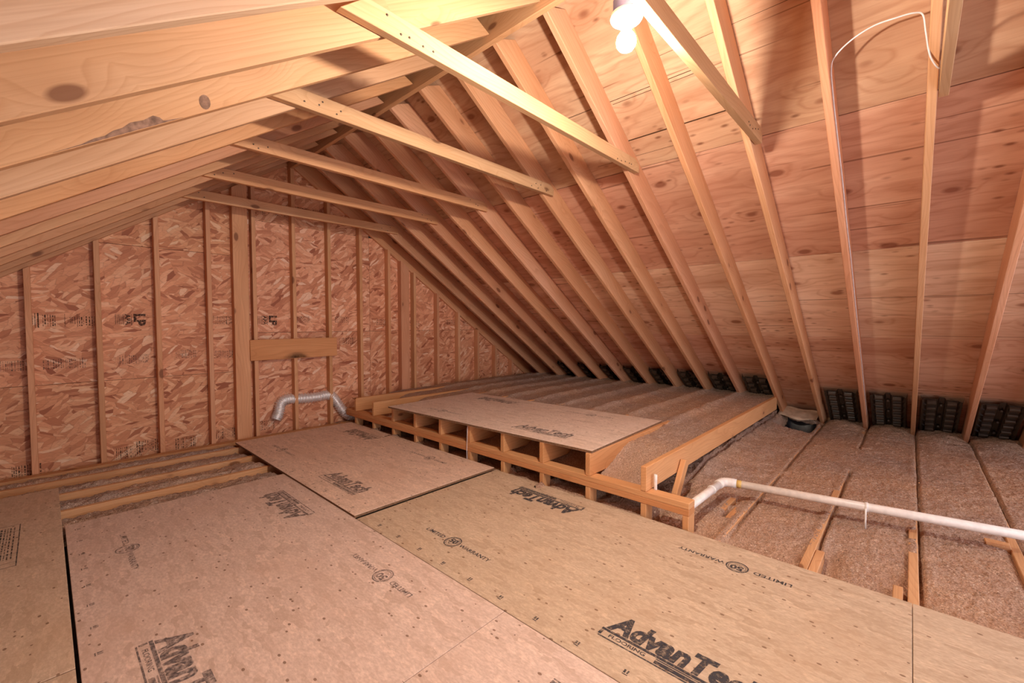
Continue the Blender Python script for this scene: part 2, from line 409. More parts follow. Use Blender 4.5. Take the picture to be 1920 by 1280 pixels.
obj('wall_light_stop', prism_mesh('wall_light_stop', [(-4.8, -.3), (4.8, -.3), (4.8, .0), (0, 3.2), (-4.8, .0)], .013, .02, M['lightstop'], 0), wall)  # unseen dark sheet added behind the panels to block world light at gaps
roof = empty('ceiling', (XR, 0, ZA)); tag(roof, 'plywood roof deck seen from below, both slopes', kind='structure')
ROWS = [.10, 1.352, 2.545, 3.755, 4.97, 6.13]
TONE = [(.78, .71, .62), (.80, .63, .56), (1.08, 1.08, 1.06), (.94, .85, .82), (.86, .76, .74)]
for side in (1, -1):
    ex = (0, 1, 0) if side == 1 else (0, -1, 0)
    for r in range(5):
        s0, s1 = ROWS[r], ROWS[r + 1]
        y = Y0 + TH / 2 - 12 * PITCH + 3 * PITCH * (r % 2)
        while y < YEND:
            a, b = max(y, YBACK), min(y + 6 * PITCH, YEND); y += 6 * PITCH
            if b - a < .1: continue
            L, Wd = b - a - .003, s1 - s0 - .004
            ez = Vector((side * SI, 0, CO))                 # outward normal
            ox = Vector((XR, 0, ZA)) + Vector((side * CO, 0, -SI)) * s0 + ez * (RD + .0005)
            org = (ox.x, a if side == 1 else b, ox.z)
            mw = frame(org, ex, ez)                          # local y then runs up or down the slope
            down = Vector((side * CO, 0, -SI)); yl = Vector(mw.col[1][:3]); sg = 1 if yl.dot(down) > 0 else -1
            me = box_mesh('plywood_panel', .0015, L, min(.002 * sg, Wd * sg), max(.002 * sg, Wd * sg), 0, .0125, M['ply'], .0008)
            o = obj('plywood_panel', me, color=tuple(c * random.uniform(.97, 1.03) for c in TONE[r])); o.matrix_world = mw
            o.parent = roof; o.matrix_parent_inverse = Matrix.Translation((-XR, 0, -ZA))
for s_, ya, yb_, wd in ((1.10, .80, 1.60, .008), (.775, 1.0, 1.95, .004), (.80, 1.0, 1.56, .003), (3.14, -1.2, 1.1, .003), (.62, .39, 1.16, .002), (1.24, 1.2, 1.9, .002)):
    ez = Vector((SI, 0, CO)); ox = Vector((XR, 0, ZA)) + Vector((CO, 0, -SI)) * s_ + ez * (RD + .0002)
    o = obj('veneer_split', box_mesh('veneer_split', 0, yb_ - ya, -wd / 2, wd / 2, -.0006, .0002, M['split'], 0)); o.matrix_world = frame((ox.x, ya, ox.z), (0, 1, 0), ez)
    o.parent = roof; o.matrix_parent_inverse = Matrix.Translation((-XR, 0, -ZA))
# felt sheet over the deck, unseen, added to block world light at panel joints
V = []
for x in (XR - 5.35, XR, XR + 5.35):
    z = zu(x) + (RD + .02) / CO
    V += [(x - XR, YBACK, z - ZA), (x - XR, YEND + .02, z - ZA)]
o = obj('deck_light_stop', mesh_from('deck_light_stop', V, [(0, 1, 3, 2), (2, 3, 5, 4)], M['lightstop']), roof)

# ------------------------------------------------------------------ rafters, ridge board, collar ties
def rafter_mesh():
    s0, s1 = .019 / CO, 5.72; k = SL    # plumb cuts at both ends: local x down the slope, z outward normal
    return prism_mesh('rafter', [(s0, 0), (s1, 0), (s1 + RD * SL, RD), (s0 + RD * SL, RD)], -TH / 2, TH / 2, M['lumber'], .003)
RM = rafter_mesh()
KS = list(range(-5, 13))
for side in (1, -1):
    for k in KS:
        yc = Y0 + PITCH * k + TH / 2 + (random.uniform(-.004, .004) if k < 12 else 0)
        if k == 12: yc = YEND - TH / 2 - .001
        down = Vector((side * CO, 0, -SI)); nrm = Vector((side * SI, 0, CO))
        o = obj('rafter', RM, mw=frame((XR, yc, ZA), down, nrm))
        n = 12 - k
        tn = random.uniform(.93, 1.05)
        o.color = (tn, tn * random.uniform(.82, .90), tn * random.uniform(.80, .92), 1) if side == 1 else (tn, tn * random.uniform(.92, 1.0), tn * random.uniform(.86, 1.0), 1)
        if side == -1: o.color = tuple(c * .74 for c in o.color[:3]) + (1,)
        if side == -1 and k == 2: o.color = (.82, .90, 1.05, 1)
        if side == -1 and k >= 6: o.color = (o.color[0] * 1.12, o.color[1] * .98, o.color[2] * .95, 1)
        if side == -1 and k == 4: wane_rafter = o
        slope = 'right' if side == 1 else 'left'
        extra = {0: ' lying against the strand board'}.get(n, '')
        if side == 1 and k == 0: extra = ' with white cable stapled down it'
        if side == 1 and k == -1: extra = ' carrying the bent white cable'
        tag(o, f'{slope}-slope roof rafter, {ORD[n]} from gable wall{extra}', 'rafter', f'rafters of the {slope} roof slope')
W_ = [(2.30, .0015), (2.22, .004), (2.18, .010), (2.15, .009), (2.12, .017), (2.09, .018), (2.06, .027), (2.02, .024), (1.985, .030), (1.97, .020), (1.965, .008), (1.93, .004), (1.90, .0015)]
bwn = obj('bark_wane', prism_mesh('bark_wane', W_, TH / 2 - .004, TH / 2 + .0012, M['wane'], 0), wane_rafter)
bwn['label'] = 'grey bark edge left on the rafter'
KH = [(1.80 + .020 * math.cos(a), .030 + .024 * math.sin(a)) for a in [i * math.pi / 7 for i in range(14)]]
obj('knot_hole', prism_mesh('knot_hole', [(x - .01 * (z - .03) / .03, z) for x, z in KH], TH / 2 - .004, TH / 2 + .0008, M['wane'], 0), wane_rafter)
rb = obj('ridge_board', box_mesh('ridge_board', 0, YEND - YBACK, -.019, .019, 0, .21, M['lumber']), mw=frame((XR, YBACK, 2.94), (0, 1, 0), (0, 0, 1)))
tag(rb, 'long ridge board where both rows of rafters meet', 'ridge board'); rb.color = (.86, .80, .75, 1)

ZT, HT = 2.318, .089
def tie_mesh():
    xl = XR - 3.062; half = 1.115
    # 2x4 with ends trimmed near the top edge to the roof slope
    tp = half - .0
    return prism_mesh('collar_tie', [(-half - .075, 0), (half, 0), (half, .055), (half - .05, HT), (-half + .03, HT)], -TH / 2, TH / 2, M['lumber'], .002)
TM = tie_mesh()
NAILM = lathe_mesh('nail', [(.0045, -.001), (.0045, .0015), (.002, .002)], M['nail'], 8)
tie_names = {-9: 'last', }
for j, k in enumerate((11, 9, 7, 5, 3, 1, -1, -3)):
    yb = Y0 + PITCH * k - TH / 2 - .004
    yaw = random.uniform(-.004, .004)
    o = obj('collar_tie', TM, loc=(XR + random.uniform(-.012, .012), yb, ZT + random.uniform(-.004, .004)), rot=(0, random.uniform(-.004, .004), yaw))
    tn = random.uniform(.74, .80); o.color = (tn, tn * .98, tn * .94, 1)
    what = {1: ', holding the bulb fixture', -1: ', touched by white cable'}.get(k, '')
    tag(o, f'wooden collar tie across the rafters, {ORD[j]} from gable wall{what}', 'collar tie', 'collar ties under the ridge')
    if k > 5: o.color = (tn * 1.22, tn * 1.05, tn * .95, 1)
    if k >= 1:
        for sx in (-1, 1):
            for q in range(5 if k < 6 else 3):
                nl = obj('nail', NAILM, o, loc=(sx * (1.0 - .05 * q + random.uniform(-.02, .02)), -TH / 2 - .001, random.uniform(.015, .07)), rot=(math.pi / 2, 0, 0))

# ------------------------------------------------------------------ gable studs, wide boards, nailed board
YS, DS = 5.171, .0885
def stud(x0, x1, label, zb=-.25, tone=1.0, yf=YS):
    top = lambda x: zu(x) - .002
    poly = [(x0, zb), (x1, zb), (x1, top(x1)), (x0, top(x0))]
    if x0 < XR < x1: poly = [(x0, zb), (x1, zb), (x1, top(x1)), (XR, top(XR)), (x0, top(x0))]
    # local x vertical so that the grain runs up the stud
    L = [(z - zb, -(x - (x0 + x1) / 2)) for x, z in poly]
    me = prism_mesh('wall_stud', L, 0, DS, M['lumber'], .0025)
    mw = Matrix(((0, 0, -1, (x0 + x1) / 2), (0, 1, 0, yf), (1, 0, 0, zb), (0, 0, 0, 1)))
    o = obj('wall_stud', me, mw=mw); o.color = (tone, tone * random.uniform(.82, .88), tone * random.uniform(.78, .88), 1)
    tag(o, label, 'stud', 'studs of the gable wall'); return o
stud_x = [-.058 + .4064 * k for k in range(-4, 16)]
vis = 0
for i, xr in enumerate(stud_x):
    k = i - 4
    xe = xr
    if zu(xr) < .05: continue
    if k < 0: lab = f'gable wall stud standing left of the leftmost visible one, {ORD[-k - 1]} further out'
    else:
        note = {0: ', leftmost in the photo', 4: ', directly right of the wide board', 5: ', crossing the duct behind the nailed board', 6: ', at right end of nailed board', 9: ', beside a wide pale board'}.get(k, '')
        lab = f'gable wall stud, {ORD[k]} counted from the left{note}'
    stud(xr - TH, xr, lab, tone=random.uniform(.94, 1.06))
def flat_board(name, x0, x1, label, tone):
    o = stud(x0, x1, label, tone=tone); o.name = name; return o
flat_board('wide_stud', 1.352, 1.492, 'wide knotty board standing in gable wall left of the nailed board', 1.05)
flat_board('wide_stud', 3.355, 3.485, 'wide pale board standing in right half of gable wall', .98)
nb = obj('nailed_board', box_mesh('nailed_board', 0, .945, -.019, 0, -.112, .112, M['lumber']), mw=frame((1.485, YS - .001, .912), (1, 0, .008), (-.008, 0, 1)))
nb.color = (.92, .72, .56, 1); tag(nb, 'short horizontal orange board nailed across the gable studs', 'board')
obj('scorch_mark', mesh_from('scorch_mark', [(.31, -.0196, -.107), (.63, -.0196, -.107), (.63, -.0196, -.03), (.31, -.0196, -.03)], [(0, 1, 2, 3)], M['scorch']), nb)
# ledger strip on joists along the wall foot
lp = obj('sole_plate', box_mesh('sole_plate', 0, 9.2, -.06, .028, -.025, .012, M['lumber']), mw=frame((-2.7, 5.135, -.03), (1, 0, 0), (0, 0, 1)))
lp.color = (.95, .85, .75, 1); tag(lp, 'flat wooden plate along foot of the gable wall', 'plate')

# stamps printed on the strand board
def wall_stamp(items, x, z, mat='inkw', rot=-math.pi / 2):
    me = join_flat('printed_stamp', items, M[mat])
    for xa, xb, za_, zb_, o in panels:
        if o is not None and xa <= x < xb and za_ <= z < zb_: par = o; break
    else: return
    s = obj('printed_stamp', me, par)
    # text x axis runs down the wall (stamps lie on their side), faces the room
    c, sn = math.cos(rot), math.sin(rot)
    s.matrix_local = Matrix(((c, -sn, 0, x - XR), (0, 0, -1, -.0012), (sn, c, 0, z), (0, 0, 0, 1)))
    return s
def illegible(w, h, n, seed):
    r = random.Random(seed); it = []; y = -h / 2
    while y < h / 2:
        t_ = r.choice((.003, .005, .008)); x = -w / 2 + r.uniform(0, .01)
        while x < w / 2:
            l = r.uniform(.006, .03); it.append(('rect', x, y, min(x + l, w / 2), y + t_)); x += l + r.uniform(.004, .012)
        y += t_ + r.uniform(.005, .012)
    return it
tLP = text_mesh('LP', .11, M['inkw'], .005); tAPA = text_mesh('APA', .052, M['inkw'], .002); tLINE = text_mesh('LINE', .03, M['inkw']); tSIZ = text_mesh('SIZED', .034, M['inkw'], .001)
def stamp_full(x, z):
    wall_stamp([(tLP, 0, .085, 0), ('rect', -.05, .03, .05, .034), (tAPA, 0, .005, 0), ('rect', -.05, -.022, .05, -.018)] + [('rect', -.045, -.03 - .012 * i, .045, -.026 - .012 * i) for i in range(5)], x, z)
def stamp_bars(x, z, sd):
    wall_stamp([(tSIZ, 0, -.16, 0), ('rect', -.06, -.135, .06, -.131), ('rect', -.06, -.12, .06, -.112)] + [(*it[:1], it[1], it[2] - .05, it[3], it[4] - .05) for it in illegible(.10, .08, 5, sd)] + [(tLINE, 0, .075, 0), ('rect', -.055, .035, .055, .038), ('rect', -.055, .11, .055, .113), ('rect', -.03, .095, .03, .099)], x, z)
stamp_full(.52, 1.235); stamp_bars(.09, 1.225, 3); wall_stamp(illegible(.085, .14, 6, 4), .27, 1.22)
wall_stamp(illegible(.09, .20, 6, 5), 1.26, 1.235); stamp_full(1.66, 1.235); wall_stamp(illegible(.08, .16, 6, 6), 2.06, 1.25); wall_stamp(illegible(.08, .18, 6, 7), 2.55, 1.25)
for i, (x, z, hh) in enumerate(((.12, .86, .26), (.56, .87, .22), (-.22, .86, .2), (.95, .90, .16), (1.26, .88, .2), (2.62, .98, .22), (3.1, 1.22, .15), (3.62, 1.2, .18), (4.3, 1.22, .2), (4.62, 1.2, .15))):
    wall_stamp(illegible(.085, hh, 6, 20 + i), x, z, 'inkw' if x > 2 else 'inkf')
for i, (x, z) in enumerate(((.50, .02), (.64, .05), (.93, .02), (1.27, .05), (1.66, .07), (-.12, .0), (1.62, 2.44), (2.08, 2.50), (2.30, 2.50), (1.88, 2.46))):
    wall_stamp(illegible(.11, .17, 6, 40 + i), x, z)

# ------------------------------------------------------------------ joists and insulation
JT = -.0195
def joist(k, x0, x1, label, tone=.95):
    yc = Y0 + PITCH * k + TH / 2
    o = obj('ceiling_joist', box_mesh('ceiling_joist', 0, x1 - x0, -TH / 2, TH / 2, -.235, 0, M['lumber']), mw=frame((x0, yc, JT), (1, 0, 0), (0, 0, 1)))
    o.color = (tone, tone * .92, tone * .84, 1); tag(o, label, 'joist', 'ceiling joists half buried in insulation'); return o
for n, k in enumerate((11, 10, 9)):
    joist(k, -2.8, 2.5, f'floor joist left of the floor sheets, {ORD[n]} out from gable wall', 1.05)
for n, k in enumerate((1, 0, -1, -2, -3)):
    joist(k, 1.3, 6.3, f'joist under loose insulation on the right, {ORD[n]} out from the low plate beam', .92)
def block(name, x0, x1, y0, y1, z0, z1, label, tone=.92):
    o = obj(name, box_mesh(name, 0, x1 - x0, 0, y1 - y0, z0 - z1, 0, M['lumber']), mw=frame((x0, y0, z1), (1, 0, 0), (0, 0, 1)))
    o.color = (tone, tone * .9, tone * .8, 1); tag(o, label, 'wood block'); return o
block('cleat', 2.40, 2.80, .306, .345, -.20, -.022, 'short wood cleat beside joist at edge of the floor sheets')
block('cleat', 2.38, 2.66, -.006, .030, -.20, -.020, 'short cleat against joist near the corner of the yellow sheet')
block('wood_block', 3.62, 3.70, -.62, -.51, -.15, -.010, 'small pale wood block behind the white pipe at right edge')
block('wood_block', 3.50, 3.58, -.43, -.335, -.15, -.012, 'small wood block left of a joist under the white pipe')
block('wood_block', 3.02, 3.26, .87, .905, -.15, -.026, 'half buried wood scrap near the pipe elbow')
block('wood_block', 2.90, 3.12, .80, .835, -.15, -.026, 'half buried wood scrap in front of the pipe elbow')

xs = np.arange(2.40, 6.75, .0105); ys = np.concatenate([np.arange(-2.0, -.9, .02), np.arange(-.9, 1.30, .0085), np.arange(1.30, 5.2, .03)])
def z_right(X, Y):
    z = -.030 + .020 * fbm(X, Y, 2.2, 3, 1) + .022 * fbm(X, Y, 9, 4, 5) + .012 * fbm(X, Y, 45, 2, 9)
    z = z + .014 * np.clip((X - 2.9) / 1.5, 0, 1) - .02 * np.clip((2.95 - X) / .45, 0, 1)
    fj = ((Y - Y0) / PITCH); fr = fj - np.round(fj - .047); d = fr * PITCH - TH / 2        # signed distance to a joist centre
    on = np.exp(-(d / .026) ** 2)
    kk = np.round(fj - .047)
    bare = np.where(kk == -1, X < 3.45, np.where(kk == -2, X < 3.8, np.where(kk == 0, (X < 2.98) | ((X > 3.66) & (X < 3.9)), np.where(kk == 1, False, X < 3.2))))
    bare = bare & (fbm(X, Y, 6, 3, 31) < .17)
    flat = JT + .004 + .006 * fbm(X, Y, 12, 2, 33)
    z = np.where(bare, z - on * .030, z + (np.maximum(z, flat) - z) * np.clip(on * 1.3, 0, 1))
    wob = .012 * fbm(X, kk * 3.1, 3.0, 3, 17)
    tr = np.exp(-((d + TH / 2 + .010 + wob) / .0075) ** 2) * (fbm(X, kk * 5.3, 1.7, 2, 19) > -.16) * np.clip((X - 2.6) / .3, 0, 1)
    z = np.where(Y < 1.1, z - .05 * tr, z)
    z = np.where(Y > 1.22, z + .03 + .03 * fbm(X, Y, 6, 3, 71), z)
    rise = np.clip((Y - .70) / .5, 0, 1) * np.clip((X - 2.9) / .8, 0, 1)
    z = z + .085 * rise * rise * (1.0 + .6 * fbm(X, Y, 7, 3, 61))
    # open pit by the eave, where the batt was pulled back
    pit = np.exp(-(((X - 6.10) / .31) ** 8 + ((Y - .975) / .16) ** 8)); z = z - .25 * pit
    # batts end under the vent baffles with torn lumps
    lump = np.clip((X - 5.75) / .5, 0, 1) * (1 - pit) * np.clip((1.0 - Y) / .2, 0, 1)
    z = z + lump * (.035 * (np.abs(np.sin((Y - Y0) / PITCH * math.pi))) + .05 * fbm(X, Y, 5, 3, 23))
    ft = np.exp(-((X - 6.42) / .12) ** 2) * np.exp(-((d) / .05) ** 2); z = z - .03 * ft
    # small dug holes beside the scraps
    for hx, hy in ((3.22, .865), (3.0, .85)):
        z = z - .06 * np.exp(-(((X - hx) / .07) ** 2 + ((Y - hy) / .022) ** 2))
    # scooped round the cleats
    z = z - .05 * np.exp(-(((X - 2.72) / .28) ** 2 + ((Y - .29) / .06) ** 2)) - .02 * np.exp(-(((X - 2.5) / .2) ** 2 + ((Y + .0) / .1) ** 2))
    return z
o = obj('loose_insulation', heightfield('loose_insulation', xs, ys, z_right, M['ins'])); tag(o, 'grey brown loose-fill insulation around joists and white pipe', 'insulation', kind='stuff'); o.color = (1.0, .93, .86, 1)

xs = np.concatenate([np.arange(-2.8, -.6, .03), np.arange(-.6, 2.52, .009)]); ys = np.arange(3.55, 5.17, .0075)
def z_left(X, Y):
    z = -.040 + .042 * fbm(X, Y, 7, 4, 41) + .026 * fbm(X, Y, 30, 3, 45)
    fj = ((Y - Y0) / PITCH); fr = fj - np.round(fj - .047); d = fr * PITCH - TH / 2
    z = z + .026 * np.exp(-((d - .10) / .07) ** 2) - .030 * np.exp(-((d + .045) / .05) ** 2) - .012 * np.exp(-(d / .03) ** 4)
    z = np.where(X > 1.24, z - .05 * np.clip((X - 1.24) / .06, 0, 1), z)
    return z
o = obj('loose_insulation', heightfield('loose_insulation', xs, ys, z_left, M['ins'])); tag(o, 'lumpy grey insulation between joists at foot of the gable wall', 'insulation', kind='stuff')
o.color = (1.12, 1.10, 1.06, 1)

# ------------------------------------------------------------------ raised platform on the right
XB = 2.50
RJ = [1.196 + PITCH * k for k in range(10)]       # joist centre lines
for i, (z0, z1) in enumerate(((.079, .117), (.1175, .1555))):
    o = obj('plate', box_mesh('plate', 0, 4.17, -.089, 0, z0 - z1, 0, M['lumber']), mw=frame((XB, .915, z1), (0, 1, 0), (0, 0, 1)))
    o.color = (.96, .80, .66, 1) if i == 0 else (1.0, .88, .74, 1)
    tag(o, ('lower' if i == 0 else 'upper') + ' long flat plate of the low beam carrying the raised joists', 'plate', 'plates of the low beam')
post_me = box_mesh('post', 0, .135, -.019, .019, -.089, 0, M['lumber'])
for i, y in enumerate([.935] + RJ):
    o = obj('short_post', post_me, mw=frame((XB + .001, y, -.057), (0, 0, 1), (-1, 0, 0))); o.color = (.98, .86, .72, 1)
    tag(o, 'short post under the low beam, ' + ('at its near end by the white pipe' if i == 0 else f'{ORD[i]} from its near end'), 'post', 'short posts under the low beam')
for i, y in enumerate(RJ):
    tone = random.uniform(.95, 1.05)
    x1 = 6.02 if i else 6.03
    o = obj('raised_joist', box_mesh('raised_joist', 0, x1 - XB, -.019, .019, -.1545, 0, M['lumber']), mw=frame((XB - .001, y, .311), (1, 0, 0), (0, 0, 1)))
    o.color = (tone, tone * .88, tone * .74, 1)
    note = ', standing exposed with a diagonal brace' if i == 0 else (', farthest along the gable wall' if i == 9 else '')
    tag(o, f'raised platform joist, {ORD[i]} from the near end{note}', 'joist', 'joists of the raised platform')
xs = np.arange(2.53, 6.35, .0125); ys = np.arange(1.220, 5.16, .010)
def z_plat(X, Y):
    fj = (Y - RJ[0]) / PITCH; d = (fj - np.round(fj)) * PITCH
    z = .297 + .016 * fbm(X, Y, 3, 3, 81) + .018 * fbm(X, Y, 14, 3, 85) + .010 * fbm(X, Y, 50, 2, 88)
    back = np.clip((X - 3.55) / .5, 0, 1)
    z = z + np.exp(-(d / .055) ** 2) * .034 * back * (Y > 1.4) - .012 * (1 - back)
    bay0 = (Y < RJ[1])
    front = np.where(bay0, np.clip((X - 2.56) / .55, 0, 1), np.clip((X - 2.58) / .6, 0, 1))
    base = np.where(bay0, .125, .105) + .03 * fbm(X, Y, 8, 3, 91)
    open_bays = (Y > RJ[7] + .03)
    front = np.where(open_bays, np.clip((X - 2.75) / .5, 0, 1), front)
    f2 = front * front * (3 - 2 * front)
    return base + (z - base) * f2
o = obj('platform_insulation', heightfield('platform_insulation', xs, ys, z_plat, M['ins'])); tag(o, 'pale loose-fill insulation level with the raised platform joists', 'insulation', kind='stuff')
o.color = (1.12, 1.08, 1.02, 1)
br = obj('diagonal_brace', prism_mesh('diagonal_brace', [(0, -.03), (.30, -.03), (.275, .035), (.02, .035)], 0, TH, M['lumber']), mw=frame((2.885, 1.134, .005), (.62, 0, .785), (-.785, 0, .62)))
br.color = (1, .88, .74, 1); tag(br, 'short diagonal wood brace leaning on the exposed raised joist', 'brace')
for x, y, z0, z1, lab in ((2.575, 1.152, .1556, .253, 'short white plastic tube upright on the low beam beside exposed joist'), (2.72, 2.53, .09, .20, 'short white plastic tube standing in a bay under the pale sheet')):
    pr = [(.009, 0), (.0105, .004), (.0105, z1 - z0 - .004), (.009, z1 - z0), (.0085, z1 - z0 - .02)]
    o = obj('plastic_tube', lathe_mesh('plastic_tube', pr, M['pvc'], 12), loc=(x, y, z0)); tag(o, lab, 'tube')
wr = obj('thin_wire', tube_mesh('thin_wire', spline([(2.492, 2.83, .30), (2.487, 2.83, .17), (2.485, 2.832, .08), (2.487, 2.83, -.01)], 6), .003, M['cable'], 6)); tag(wr, 'thin white wire hanging down front of the low beam', 'wire')

# ------------------------------------------------------------------ floor sheets with their printing
def logo_mesh(ink):
    t1 = text_mesh('AdvanTech', .142, ink, .0068, .16, .82)
    t2 = text_mesh('FLOORING', .024, ink, .0006, 0, 1.25)
    return join_flat('printed_logo', [(t1, 0, .028, 0), ('rect', -.285, -.037, .26, -.024), ('rect', -.285, -.066, -.272, -.040), (t2, -.17, -.053, 0), ('rect', -.06, -.045, .265, -.040), ('rect', -.06, -.066, .27, -.049), ('rect', -.28, -.076, .27, -.070)], ink)
def warranty_mesh(ink):
    return join_flat('printed_warranty_mark', [('ring', 0, 0, .044, .051), ('ring', 0, 0, .037, .040), (text_mesh('50', .052, ink, .0025, 0, 1.1), 0, .006, 0), (text_mesh('YEAR', .016, ink), 0, -.023, 0),
        (text_mesh('LIMITED', .037, ink, .0008, 0, 1.2), -.152, 0, 0), (text_mesh('WARRANTY', .037, ink, .0008, 0, 1.1), .172, 0, 0)], ink)
LOGO = {k: logo_mesh(M[k]) for k in ('ink', 'inkf')}; WARR = {k: warranty_mesh(M[k]) for k in ('ink', 'inkf')}
ticks_me = {k: join_flat('printed_edge_mark', [('rect', -.012, -.004, -.004, .012), ('rect', .0, -.004, .006, .012), ('rect', -.012, -.012, .008, -.008)], M[k]) for k in ('ink', 'inkf')}
def sheet(x0, x1, y0, y1, ztop, label, color, ink='ink', rotz=0.0, prints=True, tilt=(0, 0), edge=True):
    cx, cy = (x0 + x1) / 2, (y0 + y1) / 2; w_, l_ = x1 - x0, y1 - y0
    o = obj('floor_sheet', box_mesh('floor_sheet', -w_ / 2, w_ / 2, -l_ / 2, l_ / 2, -.0185, 0, M['sheet'], .0015), loc=(cx, cy, ztop), rot=(tilt[0], tilt[1], rotz), color=color)
    o.data.materials.append(M['edge'])
    for p_ in o.data.polygons:
        if abs(p_.normal.z) < .5: p_.material_index = 1
    tag(o, label, 'floor sheet', 'strand subfloor sheets')
    if prints and abs(l_ - 2.438) < .1:
        P = [(LOGO, -.39, -.64, -1), (WARR, -.39, .60, -1), (LOGO, .40, .59, 1), (WARR, .40, -.62, 1)]
        for me, u, v, s in P:
            obj(me[ink].name.split('.')[0], me[ink], o, loc=(u, v, .0006), rot=(0, 0, -math.pi / 2 if s < 0 else math.pi / 2))
    if edge:
        n = int(l_ / .2)
        for i in range(n):
            obj('printed_edge_mark', ticks_me[ink], o, loc=(-w_ / 2 + .05, -l_ / 2 + .12 + i * .2, .0006), rot=(0, 0, -math.pi / 2))
    return o
PINK, YEL, DUL, OLD, PALE = (.75, .575, .475), (.62, .475, .335), (.84, .63, .49), (.70, .54, .39), (.82, .665, .555)
sheet(.052, 1.2685, 1.2135, 3.653, 0, 'pinkish strand floor sheet in middle of floor with faded print', PINK, 'inkf')
sheet(.052, 1.2685, -1.226, 1.212, 0, 'pinkish strand floor sheet at bottom edge, left of the yellow sheet', PINK, 'inkf')
sheet(1.271, 2.49, -.0350, 2.47, 0, 'yellow strand floor sheet with bold black print beside the low beam', YEL, 'ink')
sheet(1.271, 2.49, -2.47, -.037, 0, 'yellow strand floor sheet in bottom right corner', YEL, 'ink')
sheet(1.268, 2.486, 2.492, 4.93, .014, 'brown loose floor sheet reaching from gable wall along the low beam', DUL, 'inkf', 0, True, (0, 0))
fs = sheet(-1.17, .041, 2.10, 4.54, .002, 'old tan floor sheet at left edge with boxed print', OLD, 'inkf', prints=False, edge=False)
sheet(-1.17, .041, -.35, 2.095, .002, 'old tan floor sheet at lower left corner of photo', OLD, 'inkf', prints=False, edge=False)
sheet(2.472, 3.69, 1.598, 4.036, .3305, 'pale strand sheet lying on the raised platform joists', PALE, 'inkf', math.radians(1.9), edge=False)
bx = [('rect', -.36, -.12, .30, -.116), ('rect', -.36, .116, .30, .12), ('rect', -.36, -.12, -.356, .12), ('rect', .296, -.12, .30, .12), ('rect', -.36, .05, .30, .053), (text_mesh('ER', .045, M['ink'], .001), .24, .085, 0)] + [('rect', -.30 + .12 * i, -.12, -.297 + .12 * i, .05) for i in range(5)]
bx += [(it[0], it[1] * 1.6, it[2] - .04, it[3] * 1.6, it[4] - .04) for it in illegible(.32, .12, 6, 99)]
obj('printed_box', join_flat('printed_box', bx, M['ink']), fs, loc=(.32, .26, .0006), rot=(0, 0, math.pi / 2))

# ------------------------------------------------------------------ white pipe
pr_ = empty('pvc_pipe', (3.18, .935, .10)); tag(pr_, 'white plastic drain pipe running over the loose insulation on right', 'pipe')
E0 = Vector((3.18, .935, .10))
A = Vector((2.56, .965, .085)); B = Vector((3.50, -.98, .10))
def rel(pts): return [Vector(p) - E0 for p in pts]
R = .0255
obj('short_run', tube_mesh('short_run', rel([A, A.lerp(E0, .5), E0 + (A - E0).normalized() * .06]), R, M['pvc'], 18), pr_)
obj('long_run', tube_mesh('long_run', rel([E0 + (B - E0).normalized() * .06, E0.lerp(B, .5), B]), R, M['pvc'], 18), pr_)
d1, d2 = (A - E0).normalized(), (B - E0).normalized()
el = [E0 + d1 * .085, E0 + d1 * .05] + [((E0 + d1 * .05) * (1 - t) ** 2 + E0 * 2 * t * (1 - t) + (E0 + d2 * .05) * t * t) for t in (.2, .4, .6, .8)] + [E0 + d2 * .05, E0 + d2 * .085]
obj('elbow', tube_mesh('elbow', rel(el), R * 1.2, M['pvc'], 18), pr_)
obj('primer_band', tube_mesh('primer_band', rel([E0 + d2 * .0855, E0 + d2 * .115]), R * 1.03, M['glue'], 18), pr_)
for f, dd, nm in ((.40, B, 'strap'), (.32, A, 'strap')):
    c = E0.lerp(dd, f if dd is B else f); u = (dd - E0).normalized()
    obj(nm, tube_mesh(nm, rel([c - u * .008, c + u * .008]), R * 1.16, M['pvc'], 16), pr_)
    if dd is B: obj('strap_tail', tube_mesh('strap_tail', rel([Vector((c.x - .03, c.y, c.z)), Vector((c.x - .03, c.y, c.z - .06)), Vector((c.x - .033, c.y, -.02))]), .005, M['pvc'], 8), pr_)

# ------------------------------------------------------------------ foil duct
dp = spline([(1.735, 5.165, .125), (1.775, 5.18, .20), (1.80, 5.195, .295), (1.875, 5.20, .335), (2.03, 5.20, .322), (2.21, 5.20, .318), (2.35, 5.195, .325), (2.43, 5.19, .25), (2.51, 5.18, .12), (2.60, 5.16, .03), (2.68, 5.12, -.01)], 26)
dp = [Vector((p[0], p[1] + .030, p[2])) for p in dp]
du = obj('flexible_duct', tube_mesh('flexible_duct', dp, lambda i: .053 + .009 * math.cos(i * math.pi * 2 / 5.0), M['foil'], 22)); tag(du, 'shiny flexible foil duct hooked across the gable studs', 'duct')

